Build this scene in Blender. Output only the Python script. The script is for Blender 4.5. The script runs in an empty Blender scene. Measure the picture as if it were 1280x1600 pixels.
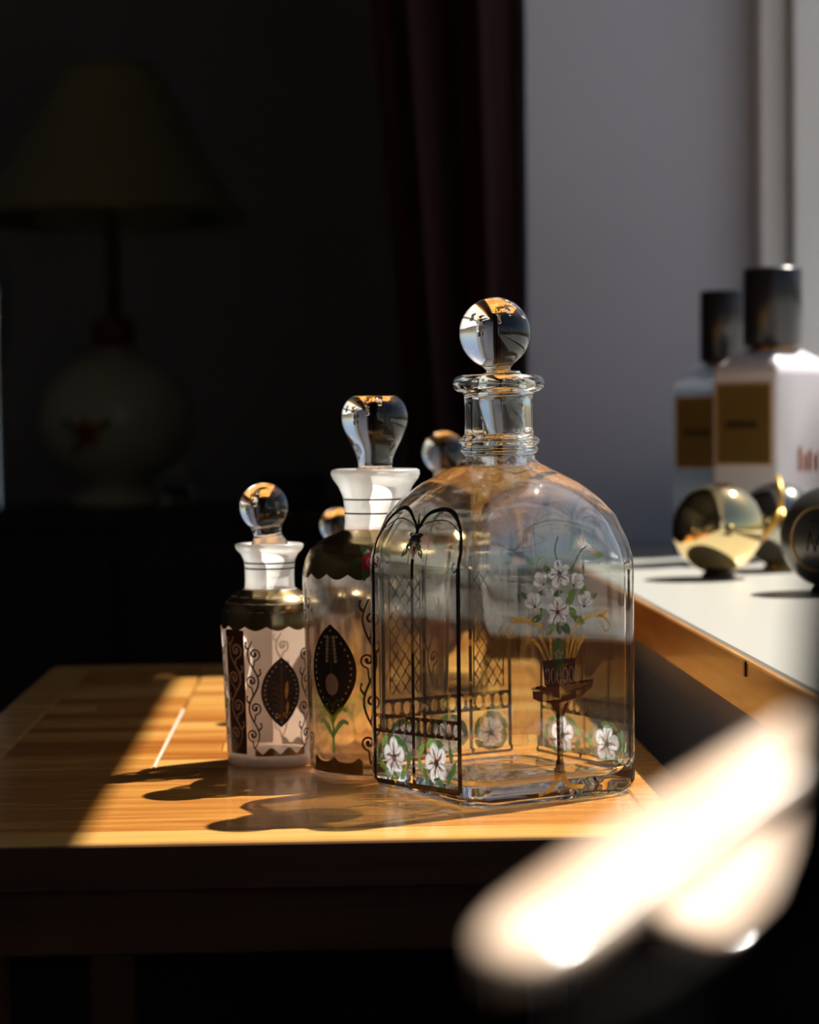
import bpy, bmesh, math, random
from math import sin, cos, pi, radians, sqrt, atan2, tan
from mathutils import Vector, Matrix, noise
from mathutils.bvhtree import BVHTree

C = bpy.context.scene.collection
SC = bpy.context.scene
random.seed(7)

# ------------------------------------------------------------------ camera
T = 0.55                      # height of the table top
EYE = Vector((0.0, 0.0, T + 0.178))
FPX = 3500.0
yaw, pitch, roll = radians(2.095), radians(2.16), radians(0.6)
fw = Vector((sin(yaw)*cos(pitch), cos(yaw)*cos(pitch), -sin(pitch)))
rt = Vector((cos(yaw), -sin(yaw), 0.0))
up = rt.cross(fw)
rt, up = rt*cos(roll) - up*sin(roll), up*cos(roll) + rt*sin(roll)
cam_d = bpy.data.cameras.new('camera')
cam = bpy.data.objects.new('camera', cam_d); C.objects.link(cam)
cam.matrix_world = Matrix(((rt.x, up.x, -fw.x, EYE.x), (rt.y, up.y, -fw.y, EYE.y), (rt.z, up.z, -fw.z, EYE.z), (0, 0, 0, 1)))
cam_d.sensor_fit = 'HORIZONTAL'; cam_d.sensor_width = 24.0
cam_d.lens = 24.0*FPX/1280.0
cam_d.clip_start = 0.01; cam_d.clip_end = 60
cam_d.dof.use_dof = True
cam_d.dof.focus_distance = 1.07
cam_d.dof.aperture_fstop = (cam_d.lens/1000.0)/0.0095
SC.camera = cam

# ------------------------------------------------------------------ light
EL, AZ = radians(56.6), radians(36.0)
sun_dir = Vector((cos(EL)*cos(AZ), cos(EL)*sin(AZ), sin(EL)))
sun_d = bpy.data.lights.new('sun', 'SUN'); sun_d.energy = 14.5; sun_d.angle = radians(0.6); sun_d.color = (1.0, 0.95, 0.86)
sun = bpy.data.objects.new('sun', sun_d); C.objects.link(sun)
sun.rotation_euler = sun_dir.to_track_quat('Z', 'Y').to_euler(); sun.location = (3, 3, 5)
w = bpy.data.worlds.new('sky'); SC.world = w; w.use_nodes = True
nt = w.node_tree; bg = nt.nodes['Background']
sky = nt.nodes.new('ShaderNodeTexSky'); sky.sky_type = 'NISHITA'; sky.sun_disc = False
sky.sun_elevation = EL; sky.sun_rotation = radians(90) - AZ
sky.dust_density = 1.5
nt.links.new(sky.outputs[0], bg.inputs[0]); bg.inputs[1].default_value = 0.09
SC.view_settings.view_transform = 'Standard'; SC.view_settings.look = 'None'
SC.view_settings.exposure = 0.0; SC.view_settings.gamma = 1.0; SC.view_settings.use_curve_mapping = False
cy = SC.cycles
cy.max_bounces = 32; cy.transmission_bounces = 28; cy.transparent_max_bounces = 32
cy.glossy_bounces = 10; cy.diffuse_bounces = 6
cy.caustics_reflective = True; cy.caustics_refractive = True; cy.blur_glossy = 0.3
cy.sample_clamp_indirect = 6.0
cy.use_denoising = True

# ------------------------------------------------------------------ helpers
def at(px, py, y):
    """point of the depth plane y seen at pixel px, py of the photograph"""
    r = fw + rt*((px - 640)/FPX) + up*((800 - py)/FPX)
    return EYE + r*(y/r.y)

def obj(name, mesh, mat=None, parent=None, loc=None, smooth=True):
    if isinstance(mesh, bmesh.types.BMesh):
        me = bpy.data.meshes.new(name); mesh.to_mesh(me); mesh.free()
    else:
        me = mesh
    o = bpy.data.objects.new(name, me); C.objects.link(o)
    if mat is not None and len(me.materials) == 0:
        for m in (mat if isinstance(mat, (list, tuple)) else [mat]): me.materials.append(m)
    if parent: o.parent = parent
    if loc is not None: o.location = loc
    if smooth:
        for p in me.polygons: p.use_smooth = True
    return o

def thing(name, label, cat, loc=(0, 0, 0), rz=0.0, group=None):
    o = bpy.data.objects.new(name, None); C.objects.link(o)
    o.location = loc; o.rotation_euler = (0, 0, rz); o.empty_display_size = 0.02
    o['label'] = label; o['category'] = cat
    if group: o['group'] = group
    return o

def tag(o, label, cat, group=None):
    o['label'] = label; o['category'] = cat
    if group: o['group'] = group
    return o

def struct(name, mesh, mat, parent=None, smooth=False):
    o = obj(name, mesh, mat, parent, smooth=smooth); o['kind'] = 'structure'; return o

def box(bm, x0, x1, y0, y1, z0, z1, bevel=0.0, seg=1):
    vs = [bm.verts.new((x, y, z)) for x in (x0, x1) for y in (y0, y1) for z in (z0, z1)]
    fs = [bm.faces.new([vs[i] for i in q]) for q in ((0, 1, 3, 2), (4, 6, 7, 5), (0, 4, 5, 1), (2, 3, 7, 6), (0, 2, 6, 4), (1, 5, 7, 3))]
    if bevel:
        es = list({e for f in fs for e in f.edges})
        bmesh.ops.bevel(bm, geom=es, offset=bevel, segments=seg, profile=0.5, affect='EDGES')
    return bm

def bx(*a, **k): return box(bmesh.new(), *a, **k)

def loft(bm, rings, mats=None, cap0=True, cap1=True):
    """rings: lists of points of equal length, bridged in order"""
    vr = [[bm.verts.new(p) for p in r] for r in rings]
    n = len(vr[0])
    for i in range(len(vr)-1):
        for j in range(n):
            f = bm.faces.new((vr[i][j], vr[i][(j+1) % n], vr[i+1][(j+1) % n], vr[i+1][j]))
            if mats: f.material_index = mats[i]
    for cap, r, flip in ((cap0, vr[0], True), (cap1, vr[-1], False)):
        if cap:
            c = bm.verts.new(sum((v.co for v in r), Vector())/n)
            for j in range(n):
                a, b = r[j], r[(j+1) % n]
                f = bm.faces.new((c, b, a) if flip else (c, a, b))
                if mats: f.material_index = mats[0] if flip else mats[-1]
    return bm

def circle(r, z, n=64, cx=0, cyy=0):
    return [Vector((cx + r*cos(2*pi*k/n), cyy + r*sin(2*pi*k/n), z)) for k in range(n)]

def revolve(prof, n=64, mats=None, bm=None, cap0=True, cap1=True):
    bm = bm or bmesh.new()
    return loft(bm, [circle(max(r, 1e-5), z, n) for r, z in prof], mats, cap0, cap1)

def smooth_prof(pts, sub=4):
    """Catmull-Rom through profile points"""
    out = []; n = len(pts)
    for i in range(n-1):
        p0, p1, p2, p3 = (Vector(pts[max(0, min(n-1, k))]) for k in (i-1, i, i+1, i+2))
        for s in range(sub):
            t = s/sub
            out.append(0.5*((2*p1) + (p2-p0)*t + (2*p0-5*p1+4*p2-p3)*t*t + (3*p1-p0-3*p2+p3)*t**3))
    out.append(Vector(pts[-1]))
    return out

def tube(bm, pts, r, n=10, closed=False):
    pts = [Vector(p) for p in pts]; m = len(pts)
    rad = r if isinstance(r, (list, tuple)) else [r]*m
    rings = []; prev = None
    for i, p in enumerate(pts):
        d = (pts[(i+1) % m] - pts[i-1]) if closed else (pts[min(m-1, i+1)] - pts[max(0, i-1)])
        d.normalize()
        a = prev - d*prev.dot(d) if prev else d.orthogonal()
        a.normalize(); prev = a; b = d.cross(a)
        rings.append([p + (a*cos(2*pi*k/n) + b*sin(2*pi*k/n))*rad[i] for k in range(n)])
    if closed: rings.append(rings[0])
    loft(bm, rings, cap0=not closed, cap1=not closed)
    return bm

# ------------------------------------------------------------------ materials
def mat(name, col, rough=0.5, metal=0.0, **kw):
    m = bpy.data.materials.new(name); m.use_nodes = True
    b = m.node_tree.nodes['Principled BSDF']
    b.inputs['Base Color'].default_value = (*col, 1); b.inputs['Roughness'].default_value = rough; b.inputs['Metallic'].default_value = metal
    for k, v in kw.items(): b.inputs[k.replace('_', ' ')].default_value = v
    return m

def bump(m, scale, strength, dist=0.001, detail=4):
    t = m.node_tree; b = t.nodes['Principled BSDF']
    tc = t.nodes.new('ShaderNodeTexCoord'); nz = t.nodes.new('ShaderNodeTexNoise'); bp = t.nodes.new('ShaderNodeBump')
    nz.inputs['Scale'].default_value = scale; nz.inputs['Detail'].default_value = detail
    bp.inputs['Strength'].default_value = strength; bp.inputs['Distance'].default_value = dist
    t.links.new(tc.outputs['Object'], nz.inputs['Vector']); t.links.new(nz.outputs[0], bp.inputs['Height']); t.links.new(bp.outputs[0], b.inputs['Normal'])
    return m

def wood(name, cols, grain=(6, 90, 60), rough=0.28, var=0.5, coat=0.3, bumpd=0.0003):
    """streaky wood: grain stretched along x, each piece shifted and tinted by its own random number"""
    m = bpy.data.materials.new(name); m.use_nodes = True
    t = m.node_tree; L = t.links; b = t.nodes['Principled BSDF']
    tc = t.nodes.new('ShaderNodeTexCoord'); oi = t.nodes.new('ShaderNodeObjectInfo')
    mul = t.nodes.new('ShaderNodeVectorMath'); mul.operation = 'MULTIPLY'; mul.inputs[1].default_value = grain
    off = t.nodes.new('ShaderNodeVectorMath'); off.operation = 'ADD'
    sc = t.nodes.new('ShaderNodeMath'); sc.operation = 'MULTIPLY'; sc.inputs[1].default_value = 57.0
    L.new(oi.outputs['Random'], sc.inputs[0]); L.new(tc.outputs['Object'], mul.inputs[0]); L.new(mul.outputs[0], off.inputs[0]); L.new(sc.outputs[0], off.inputs[1])
    nz = t.nodes.new('ShaderNodeTexNoise'); nz.inputs['Scale'].default_value = 1.0; nz.inputs['Detail'].default_value = 6; nz.inputs['Distortion'].default_value = 0.9
    L.new(off.outputs[0], nz.inputs['Vector'])
    nz2 = t.nodes.new('ShaderNodeTexNoise'); nz2.inputs['Scale'].default_value = 5.0; nz2.inputs['Detail'].default_value = 3
    L.new(off.outputs[0], nz2.inputs['Vector'])
    mix = t.nodes.new('ShaderNodeMix'); mix.data_type = 'FLOAT'; mix.inputs[0].default_value = 0.3
    L.new(nz.outputs[0], mix.inputs[2]); L.new(nz2.outputs[0], mix.inputs[3])
    v = t.nodes.new('ShaderNodeMath'); v.operation = 'MULTIPLY_ADD'; v.inputs[1].default_value = var; 
    L.new(oi.outputs['Random'], v.inputs[0])
    sub = t.nodes.new('ShaderNodeMath'); sub.operation = 'SUBTRACT'; sub.inputs[1].default_value = var*0.5
    L.new(mix.outputs[0], sub.inputs[0]); L.new(sub.outputs[0], v.inputs[2])
    cr = t.nodes.new('ShaderNodeValToRGB'); e = cr.color_ramp.elements
    e[0].position = 0.25; e[0].color = (*cols[0], 1); e[1].position = 0.72; e[1].color = (*cols[2], 1)
    k = e.new(0.48); k.color = (*cols[1], 1)
    L.new(v.outputs[0], cr.inputs[0]); L.new(cr.outputs[0], b.inputs['Base Color'])
    bp = t.nodes.new('ShaderNodeBump'); bp.inputs['Strength'].default_value = 0.6; bp.inputs['Distance'].default_value = bumpd
    L.new(mix.outputs[0], bp.inputs['Height']); L.new(bp.outputs[0], b.inputs['Normal'])
    b.inputs['Roughness'].default_value = rough; b.inputs['Coat Weight'].default_value = coat; b.inputs['Coat Roughness'].default_value = 0.09
    return m

def enamel(name, col, through=0.5):
    """thin enamel paint on glass: reflects from one side and glows through from the other"""
    m = mat(name, col, 0.45); t = m.node_tree; b = t.nodes['Principled BSDF']
    tl = t.nodes.new('ShaderNodeBsdfTranslucent'); tl.inputs[0].default_value = (*col, 1)
    mx = t.nodes.new('ShaderNodeMixShader'); mx.inputs[0].default_value = through
    t.links.new(b.outputs[0], mx.inputs[1]); t.links.new(tl.outputs[0], mx.inputs[2]); t.links.new(mx.outputs[0], t.nodes['Material Output'].inputs['Surface'])
    return m

def glass(name, col=(1, 1, 1), rough=0.0, ior=1.5):
    m = bpy.data.materials.new(name); m.use_nodes = True; t = m.node_tree
    t.nodes.remove(t.nodes['Principled BSDF'])
    g = t.nodes.new('ShaderNodeBsdfGlass'); g.inputs['Color'].default_value = (*col, 1); g.inputs['Roughness'].default_value = rough; g.inputs['IOR'].default_value = ior
    t.links.new(g.outputs[0], t.nodes['Material Output'].inputs['Surface'])
    return m

def blown(name, col=(1, 1, 1), thin=0.8, ior=1.5, lo=0.22, hi=0.42):
    """blown bottle glass: seen square on the thin wall passes light almost straight, towards the rounded edges it refracts"""
    m = glass(name, col, 0.0, ior); t = m.node_tree; L = t.links; g = t.nodes['Glass BSDF']
    tr = t.nodes.new('ShaderNodeBsdfTransparent'); tr.inputs[0].default_value = (*[c*0.995 for c in col], 1)
    gl = t.nodes.new('ShaderNodeBsdfGlossy'); gl.inputs['Roughness'].default_value = 0.0
    m0 = t.nodes.new('ShaderNodeMixShader'); m0.inputs[0].default_value = 0.08; L.new(tr.outputs[0], m0.inputs[1]); L.new(gl.outputs[0], m0.inputs[2])
    ge = t.nodes.new('ShaderNodeNewGeometry'); d = t.nodes.new('ShaderNodeVectorMath'); d.operation = 'DOT_PRODUCT'
    L.new(ge.outputs['Incoming'], d.inputs[0]); L.new(ge.outputs['Normal'], d.inputs[1])
    ab = t.nodes.new('ShaderNodeMath'); ab.operation = 'ABSOLUTE'; L.new(d.outputs['Value'], ab.inputs[0])
    mr = t.nodes.new('ShaderNodeMapRange'); mr.interpolation_type = 'SMOOTHSTEP'
    mr.inputs['From Min'].default_value = lo; mr.inputs['From Max'].default_value = hi; mr.inputs['To Min'].default_value = 0.0; mr.inputs['To Max'].default_value = thin
    L.new(ab.outputs[0], mr.inputs['Value'])
    mx = t.nodes.new('ShaderNodeMixShader'); L.new(mr.outputs[0], mx.inputs[0]); L.new(g.outputs[0], mx.inputs[1]); L.new(m0.outputs[0], mx.inputs[2])
    L.new(mx.outputs[0], t.nodes['Material Output'].inputs['Surface'])
    return m

def frosted(name, col, clear=0.25, diffuse=0.25, gloss=0.06, tint=(1, 1, 1), rough=0.3):
    """thin frosted glass sheet: part light passes straight, part is scattered through, part scattered back"""
    m = bpy.data.materials.new(name); m.use_nodes = True; t = m.node_tree; L = t.links
    t.nodes.remove(t.nodes['Principled BSDF'])
    tr = t.nodes.new('ShaderNodeBsdfTransparent'); tr.inputs[0].default_value = (*tint, 1)
    tl = t.nodes.new('ShaderNodeBsdfTranslucent'); tl.inputs[0].default_value = (*col, 1)
    df = t.nodes.new('ShaderNodeBsdfDiffuse'); df.inputs[0].default_value = (*col, 1)
    gl = t.nodes.new('ShaderNodeBsdfGlossy'); gl.inputs['Roughness'].default_value = rough
    m1 = t.nodes.new('ShaderNodeMixShader'); m1.inputs[0].default_value = diffuse; L.new(tl.outputs[0], m1.inputs[1]); L.new(df.outputs[0], m1.inputs[2])
    m2 = t.nodes.new('ShaderNodeMixShader'); m2.inputs[0].default_value = clear; L.new(m1.outputs[0], m2.inputs[1]); L.new(tr.outputs[0], m2.inputs[2])
    fr = t.nodes.new('ShaderNodeFresnel'); fr.inputs[0].default_value = 1.3
    m3 = t.nodes.new('ShaderNodeMixShader'); L.new(fr.outputs[0], m3.inputs[0]); L.new(m2.outputs[0], m3.inputs[1]); L.new(gl.outputs[0], m3.inputs[2])
    L.new(m3.outputs[0], t.nodes['Material Output'].inputs['Surface'])
    return m

M = {}
M['white_wall'] = bump(mat('white_wall', (0.42, 0.43, 0.50), 0.8), 60, 0.25)
M['dark_wall'] = bump(mat('dark_wall', (0.45, 0.44, 0.435), 0.85), 40, 0.2)
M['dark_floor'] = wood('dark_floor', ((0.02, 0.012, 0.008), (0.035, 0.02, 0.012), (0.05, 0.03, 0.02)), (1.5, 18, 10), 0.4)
M['ceiling'] = mat('ceiling_paint', (0.22, 0.21, 0.20), 0.9)
M['paving'] = bump(mat('paving', (0.30, 0.30, 0.30), 0.9), 12, 0.3)
M['sill_white'] = bump(mat('sill_white', (0.31, 0.30, 0.27), 0.35), 25, 0.08)
M['sill_wood'] = wood('sill_wood', ((0.22, 0.085, 0.022), (0.36, 0.16, 0.04), (0.48, 0.24, 0.075)), (40, 5, 60), 0.3, var=0.1)
M['frame_white'] = mat('frame_white', (0.58, 0.57, 0.56), 0.45)
M['table_wood'] = wood('table_wood', ((0.26, 0.080, 0.013), (0.42, 0.178, 0.034), (0.53, 0.29, 0.078)), (7, 110, 60), 0.26, var=0.34)
M['table_strip'] = wood('table_strip', ((0.27, 0.078, 0.011), (0.43, 0.178, 0.032), (0.54, 0.295, 0.075)), (6, 90, 60), 0.26, var=0.40)
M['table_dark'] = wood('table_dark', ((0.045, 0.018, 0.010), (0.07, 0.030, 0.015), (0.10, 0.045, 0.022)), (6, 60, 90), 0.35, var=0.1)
M['filler'] = mat('pale_filler', (0.42, 0.36, 0.28), 0.5)
M['glass'] = glass('clear_glass', (0.985, 0.995, 0.99))
M['blown'] = blown('decanter_glass', (0.985, 0.995, 0.99), 0.9)
M['blown_top'] = blown('decanter_shoulder_glass', (0.985, 0.995, 0.99), 0.68, lo=0.26, hi=0.5)
M['blown_b'] = blown('bottle_glass', (0.99, 0.975, 0.955), 0.6)
M['glass_b'] = glass('clear_glass_warm', (0.99, 0.975, 0.955), 0.0)
M['frost'] = frosted('frosted_neck', (0.99, 0.985, 0.96), 0.30, 0.25)
M['frost_body'] = frosted('frosted_body', (0.98, 0.82, 0.70), 0.32, 0.20, tint=(1, 0.95, 0.9))
M['frost_ring'] = frosted('frosted_ring', (0.97, 0.95, 0.93), 0.10, 0.5)
M['lustre'] = mat('bronze_lustre', (0.34, 0.24, 0.11), 0.2, 1.0)
M['black_paint'] = mat('black_paint', (0.012, 0.009, 0.008), 0.3)
M['brown_paint'] = mat('brown_paint', (0.05, 0.018, 0.010), 0.35)
M['rust_paint'] = mat('rust_paint', (0.11, 0.035, 0.016), 0.4)
M['gold_paint'] = mat('gold_paint', (0.62, 0.36, 0.07), 0.35, 0.6)
M['yellow_paint'] = enamel('yellow_paint', (0.75, 0.40, 0.05))
M['white_paint'] = enamel('white_paint', (0.90, 0.91, 0.93))
M['grey_paint'] = enamel('grey_paint', (0.42, 0.46, 0.52))
M['pink_paint'] = enamel('pink_paint', (0.72, 0.33, 0.30))
M['red_paint'] = enamel('red_paint', (0.50, 0.012, 0.04))
M['wine_paint'] = mat('wine_paint', (0.10, 0.012, 0.02), 0.4)
M['green_paint'] = enamel('green_paint', (0.075, 0.16, 0.045))
M['leaf_paint'] = enamel('leaf_paint', (0.20, 0.33, 0.09))
M['lime_paint'] = enamel('lime_paint', (0.34, 0.42, 0.06))
M['orange_paint'] = enamel('orange_paint', (0.55, 0.17, 0.03))
M['cream_paint'] = enamel('cream_paint', (0.78, 0.60, 0.48))
M['blush_paint'] = enamel('blush_paint', (0.62, 0.44, 0.36))
M['cap_black'] = mat('cap_black', (0.010, 0.009, 0.010), 0.28)
M['milk'] = mat('milk_glass', (0.72, 0.66, 0.68), 0.18, Coat_Weight=0.5)
M['label_gold'] = mat('label_gold', (0.42, 0.25, 0.07), 0.42, 0.8)
M['label_rim'] = mat('label_rim', (0.62, 0.33, 0.12), 0.4, 0.6)
M['mirror_gold'] = mat('mirror_gold', (0.86, 0.68, 0.34), 0.06, 1.0)
M['mirror_dark'] = mat('smoked_mirror', (0.42, 0.42, 0.36), 0.12, 1.0)
M['smoke_black'] = mat('smoked_black', (0.05, 0.045, 0.04), 0.14, 0.0, Coat_Weight=0.5)
M['smoke_metal'] = mat('smoked_metal', (0.20, 0.19, 0.17), 0.3, 0.85)
M['curtain'] = mat('wine_velvet', (0.034, 0.006, 0.010), 0.9)
M["shade"] = frosted('lamp_shade_fabric', (0.56, 0.53, 0.29), 0.0, 0.6)
M['ceramic'] = mat('glazed_ceramic', (0.55, 0.54, 0.36), 0.2)
M['brass'] = mat('brass', (0.45, 0.28, 0.10), 0.3, 1.0)
M['red_dark'] = mat('red_collar', (0.16, 0.03, 0.02), 0.4)
M['silver'] = mat('silver', (0.80, 0.82, 0.84), 0.10, 1.0)
M['blue_box'] = mat('dark_blue_card', (0.035, 0.045, 0.075), 0.5)
M['leather'] = bump(mat('black_leather', (0.004, 0.004, 0.004), 0.9, Specular_IOR_Level=0.08), 300, 0.3)
M['arm_wood'] = wood('arm_wood', ((0.72, 0.46, 0.30), (0.84, 0.62, 0.46), (0.90, 0.74, 0.60)), (40, 40, 40), 0.22, var=0.1, coat=0.8)
m = bpy.data.materials.new('window_pane'); m.use_nodes = True; t = m.node_tree; t.nodes.remove(t.nodes['Principled BSDF'])
a, g, f_, mx = (t.nodes.new(k) for k in ('ShaderNodeBsdfTransparent', 'ShaderNodeBsdfGlossy', 'ShaderNodeFresnel', 'ShaderNodeMixShader'))
g.inputs['Roughness'].default_value = 0.0
mx.inputs[0].default_value = 0.05; t.nodes.remove(f_); t.links.new(a.outputs[0], mx.inputs[1]); t.links.new(g.outputs[0], mx.inputs[2]); t.links.new(mx.outputs[0], t.nodes['Material Output'].inputs['Surface'])
M['pane'] = m

# ------------------------------------------------------------------ the room
XS, XO = 0.193, 0.42          # room-side edge of the sill, outer face of the wall
ZS = T + 0.069                # top of the sill
Y0, Y1 = -0.25, 2.07          # near and far jamb
ZL = T + 1.012                # lintel
struct('floor', bx(-2.2, XO, -1.6, 4.5, -0.06, 0.0), M['dark_floor'])
struct('ceiling', bx(-2.3, XO, -1.7, 4.6, 2.45, 2.52), M['ceiling'])
struct('wall_back', bx(-2.3, XO, 4.5, 4.6, 0, 2.45), M['dark_wall'])
struct('wall_left', bx(-2.3, -2.2, -1.6, 4.5, 0, 2.45), M['dark_wall'])
struct('wall_front', bx(-2.3, XO, -1.7, -1.6, 0, 2.45), M['dark_wall'])
bm = bmesh.new()
box(bm, 0.225, XO, Y0, Y1, 0, ZS - 0.026)               # under the sill
box(bm, 0.19, XO, Y0, Y1, ZL, 2.45)                    # over the window
box(bm, 0.187, XO, Y1, 4.5, 0, 2.45)                    # beyond the window: its end is the pale reveal
box(bm, 0.187, XO, -1.6, Y0, 0, 2.45)
struct('wall_right', bm, M['white_wall'])
win = bpy.data.objects.new('window_1', None); C.objects.link(win); win['kind'] = 'structure'
win.location = (0.40, 1.0, ZS)
def wpart(name, bm, m):
    o = obj(name, bm, m, win, smooth=False); o.matrix_parent_inverse = Matrix.Translation(-win.location); return o
wpart('sill_board', bx(XS + 0.004, XO + 0.06, Y0, Y1, ZS - 0.026, ZS, bevel=0.0015), M['sill_white'])
wpart('sill_nosing', bx(XS, XS + 0.004, Y0, Y1, ZS - 0.026, ZS - 0.0006, bevel=0.0008), M['sill_wood'])
p = at(1172, 1043, 1.03)
wpart('sill_notch', bx(XS - 0.0008, XS + 0.003, p.y - 0.0022, p.y + 0.0022, ZS - 0.008, ZS - 0.0009), M['black_paint'])
wpart('frame_stile', bx(0.395, 0.4195, Y1 - 0.045, Y1 - 0.0005, ZS, ZL, bevel=0.002), M['frame_white'])
wpart('frame_stile', bx(0.4205, 0.52, Y1 - 0.070, Y1 + 0.05, ZS, ZL, bevel=0.002), M['frame_white'])
wpart('frame_stile', bx(0.395, 0.4195, Y0, Y0 + 0.05, ZS, ZL, bevel=0.002), M['frame_white'])
wpart('frame_rail', bx(0.395, 0.4195, Y0 + 0.05, Y1 - 0.0755, ZS, ZS + 0.02, bevel=0.002), M['frame_white'])
wpart('frame_rail', bx(0.395, 0.4195, Y0 + 0.05, Y1 - 0.0755, ZL - 0.025, ZL, bevel=0.002), M['frame_white'])
wpart('pane', bx(0.407, 0.410, Y0 + 0.05, Y1 - 0.0755, ZS + 0.02, ZL - 0.025), M['pane'])
struct('ground', bx(XO, 14, -8, 12, -0.75, -0.65), M['paving'])

# ------------------------------------------------------------------ the table
TX0, TX1, TY0, TY1 = -0.209, 0.174, 0.965, 1.70
tab = thing('side_table', 'honey coloured wooden side table with parquet top, half in sun', 'table', (0, 0, 0))
FW = 0.029; TH = 0.020
def plank(name, x0, x1, y0, y1, z1=T, th=TH, m='table_wood', bev=0.0008):
    cx, cyy = (x0+x1)/2, (y0+y1)/2
    return obj(name, bx(x0-cx, x1-cx, y0-cyy, y1-cyy, -th, 0, bevel=bev), M[m], tab, (cx, cyy, z1), smooth=False)
def mitre(name, quad, m='table_wood'):
    bm = bmesh.new(); c = sum((Vector((*q, 0)) for q in quad), Vector())/4
    a = [bm.verts.new((q[0]-c.x, q[1]-c.y, 0)) for q in quad]; b = [bm.verts.new((q[0]-c.x, q[1]-c.y, -TH)) for q in quad]
    bm.faces.new(a); bm.faces.new(b[::-1])
    for i in range(4): bm.faces.new((a[i], b[i], b[(i+1) % 4], a[(i+1) % 4]))
    bmesh.ops.recalc_face_normals(bm, faces=bm.faces[:])
    bmesh.ops.bevel(bm, geom=bm.edges[:], offset=0.0008, segments=1, affect='EDGES')
    return obj(name, bm, M[m], tab, (c.x, c.y, T), smooth=False)
g = 0.0002
mitre('edge_board', [(TX0, TY0), (TX1, TY0), (TX1-FW-g, TY0+FW-g), (TX0+FW+g, TY0+FW-g)])
mitre('edge_board', [(TX1, TY1), (TX0, TY1), (TX0+FW+g, TY1-FW+g), (TX1-FW-g, TY1-FW+g)])
mitre('edge_board', [(TX0, TY1-g), (TX0, TY0+g), (TX0+FW-g, TY0+FW+g), (TX0+FW-g, TY1-FW-g)])
mitre('edge_board', [(TX1, TY0+g), (TX1, TY1-g), (TX1-FW+g, TY1-FW-g), (TX1-FW+g, TY0+FW+g)])
YJ = 1.181
plank('front_board', TX0+FW+g, TX1-FW-g, TY0+FW+g, YJ - 0.0016)
xs = [TX0+FW, -0.0935, 0.0, 0.075, TX1-FW]
for i in range(4):
    y = YJ + (0.006 if i % 2 else 0.0); y = YJ
    while y < TY1-FW-0.012:
        d = random.uniform(0.022, 0.046)
        if y + d > TY1-FW-0.02: d = TY1-FW-y
        x0, x1 = xs[i], xs[i+1]
        xm = x0 + (x1-x0)*random.choice((0.0, 0.0, 0.35, 0.6))
        for u0, u1 in ((x0, xm), (xm, x1)):
            if u1-u0 > 0.01:
                plank('parquet_strip', u0 + (0.0009 if i == 1 and u0 == x0 else 0.0003), u1 - (0.0009 if i == 0 and u1 == x1 else 0.0003), y+0.0003, y+d-0.0003, T - random.uniform(0, 0.0002), 0.014, 'table_strip', 0.0006)
        y += d
obj('joint_filler', bx(-0.0942, -0.0928, YJ+0.004, 1.43, T-0.006, T-0.0002), M['filler'], tab, smooth=False)
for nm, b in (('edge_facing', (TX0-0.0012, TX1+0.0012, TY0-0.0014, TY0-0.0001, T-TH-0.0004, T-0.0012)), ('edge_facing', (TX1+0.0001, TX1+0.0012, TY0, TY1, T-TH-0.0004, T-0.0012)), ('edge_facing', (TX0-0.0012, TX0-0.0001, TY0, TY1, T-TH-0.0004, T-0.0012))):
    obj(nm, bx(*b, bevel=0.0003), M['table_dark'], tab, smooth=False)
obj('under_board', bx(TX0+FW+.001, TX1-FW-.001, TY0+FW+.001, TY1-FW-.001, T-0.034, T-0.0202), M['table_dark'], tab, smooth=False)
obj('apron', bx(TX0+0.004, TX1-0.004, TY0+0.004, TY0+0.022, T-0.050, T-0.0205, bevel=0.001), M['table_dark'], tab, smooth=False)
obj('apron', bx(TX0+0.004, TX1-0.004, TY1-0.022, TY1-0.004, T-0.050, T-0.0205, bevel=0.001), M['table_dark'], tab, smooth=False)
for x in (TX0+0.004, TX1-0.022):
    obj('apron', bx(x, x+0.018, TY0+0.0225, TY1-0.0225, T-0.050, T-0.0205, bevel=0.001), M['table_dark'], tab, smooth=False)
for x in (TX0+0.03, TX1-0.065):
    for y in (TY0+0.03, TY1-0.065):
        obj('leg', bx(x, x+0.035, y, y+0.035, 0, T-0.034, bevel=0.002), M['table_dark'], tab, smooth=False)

# ------------------------------------------------------------------ painting on glass
def spline(pts, sub=6): return [tuple(p) for p in smooth_prof([(p[0], p[1]) for p in pts], sub)]

def spiral(cx, cyy, r, a0, turns, hand=1, n=22, r1=0.18):
    return [(cx + (r*(1-k/n*(1-r1)))*cos(a0 + hand*2*pi*turns*k/n), cyy + (r*(1-k/n*(1-r1)))*sin(a0 + hand*2*pi*turns*k/n)) for k in range(n+1)]

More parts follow.
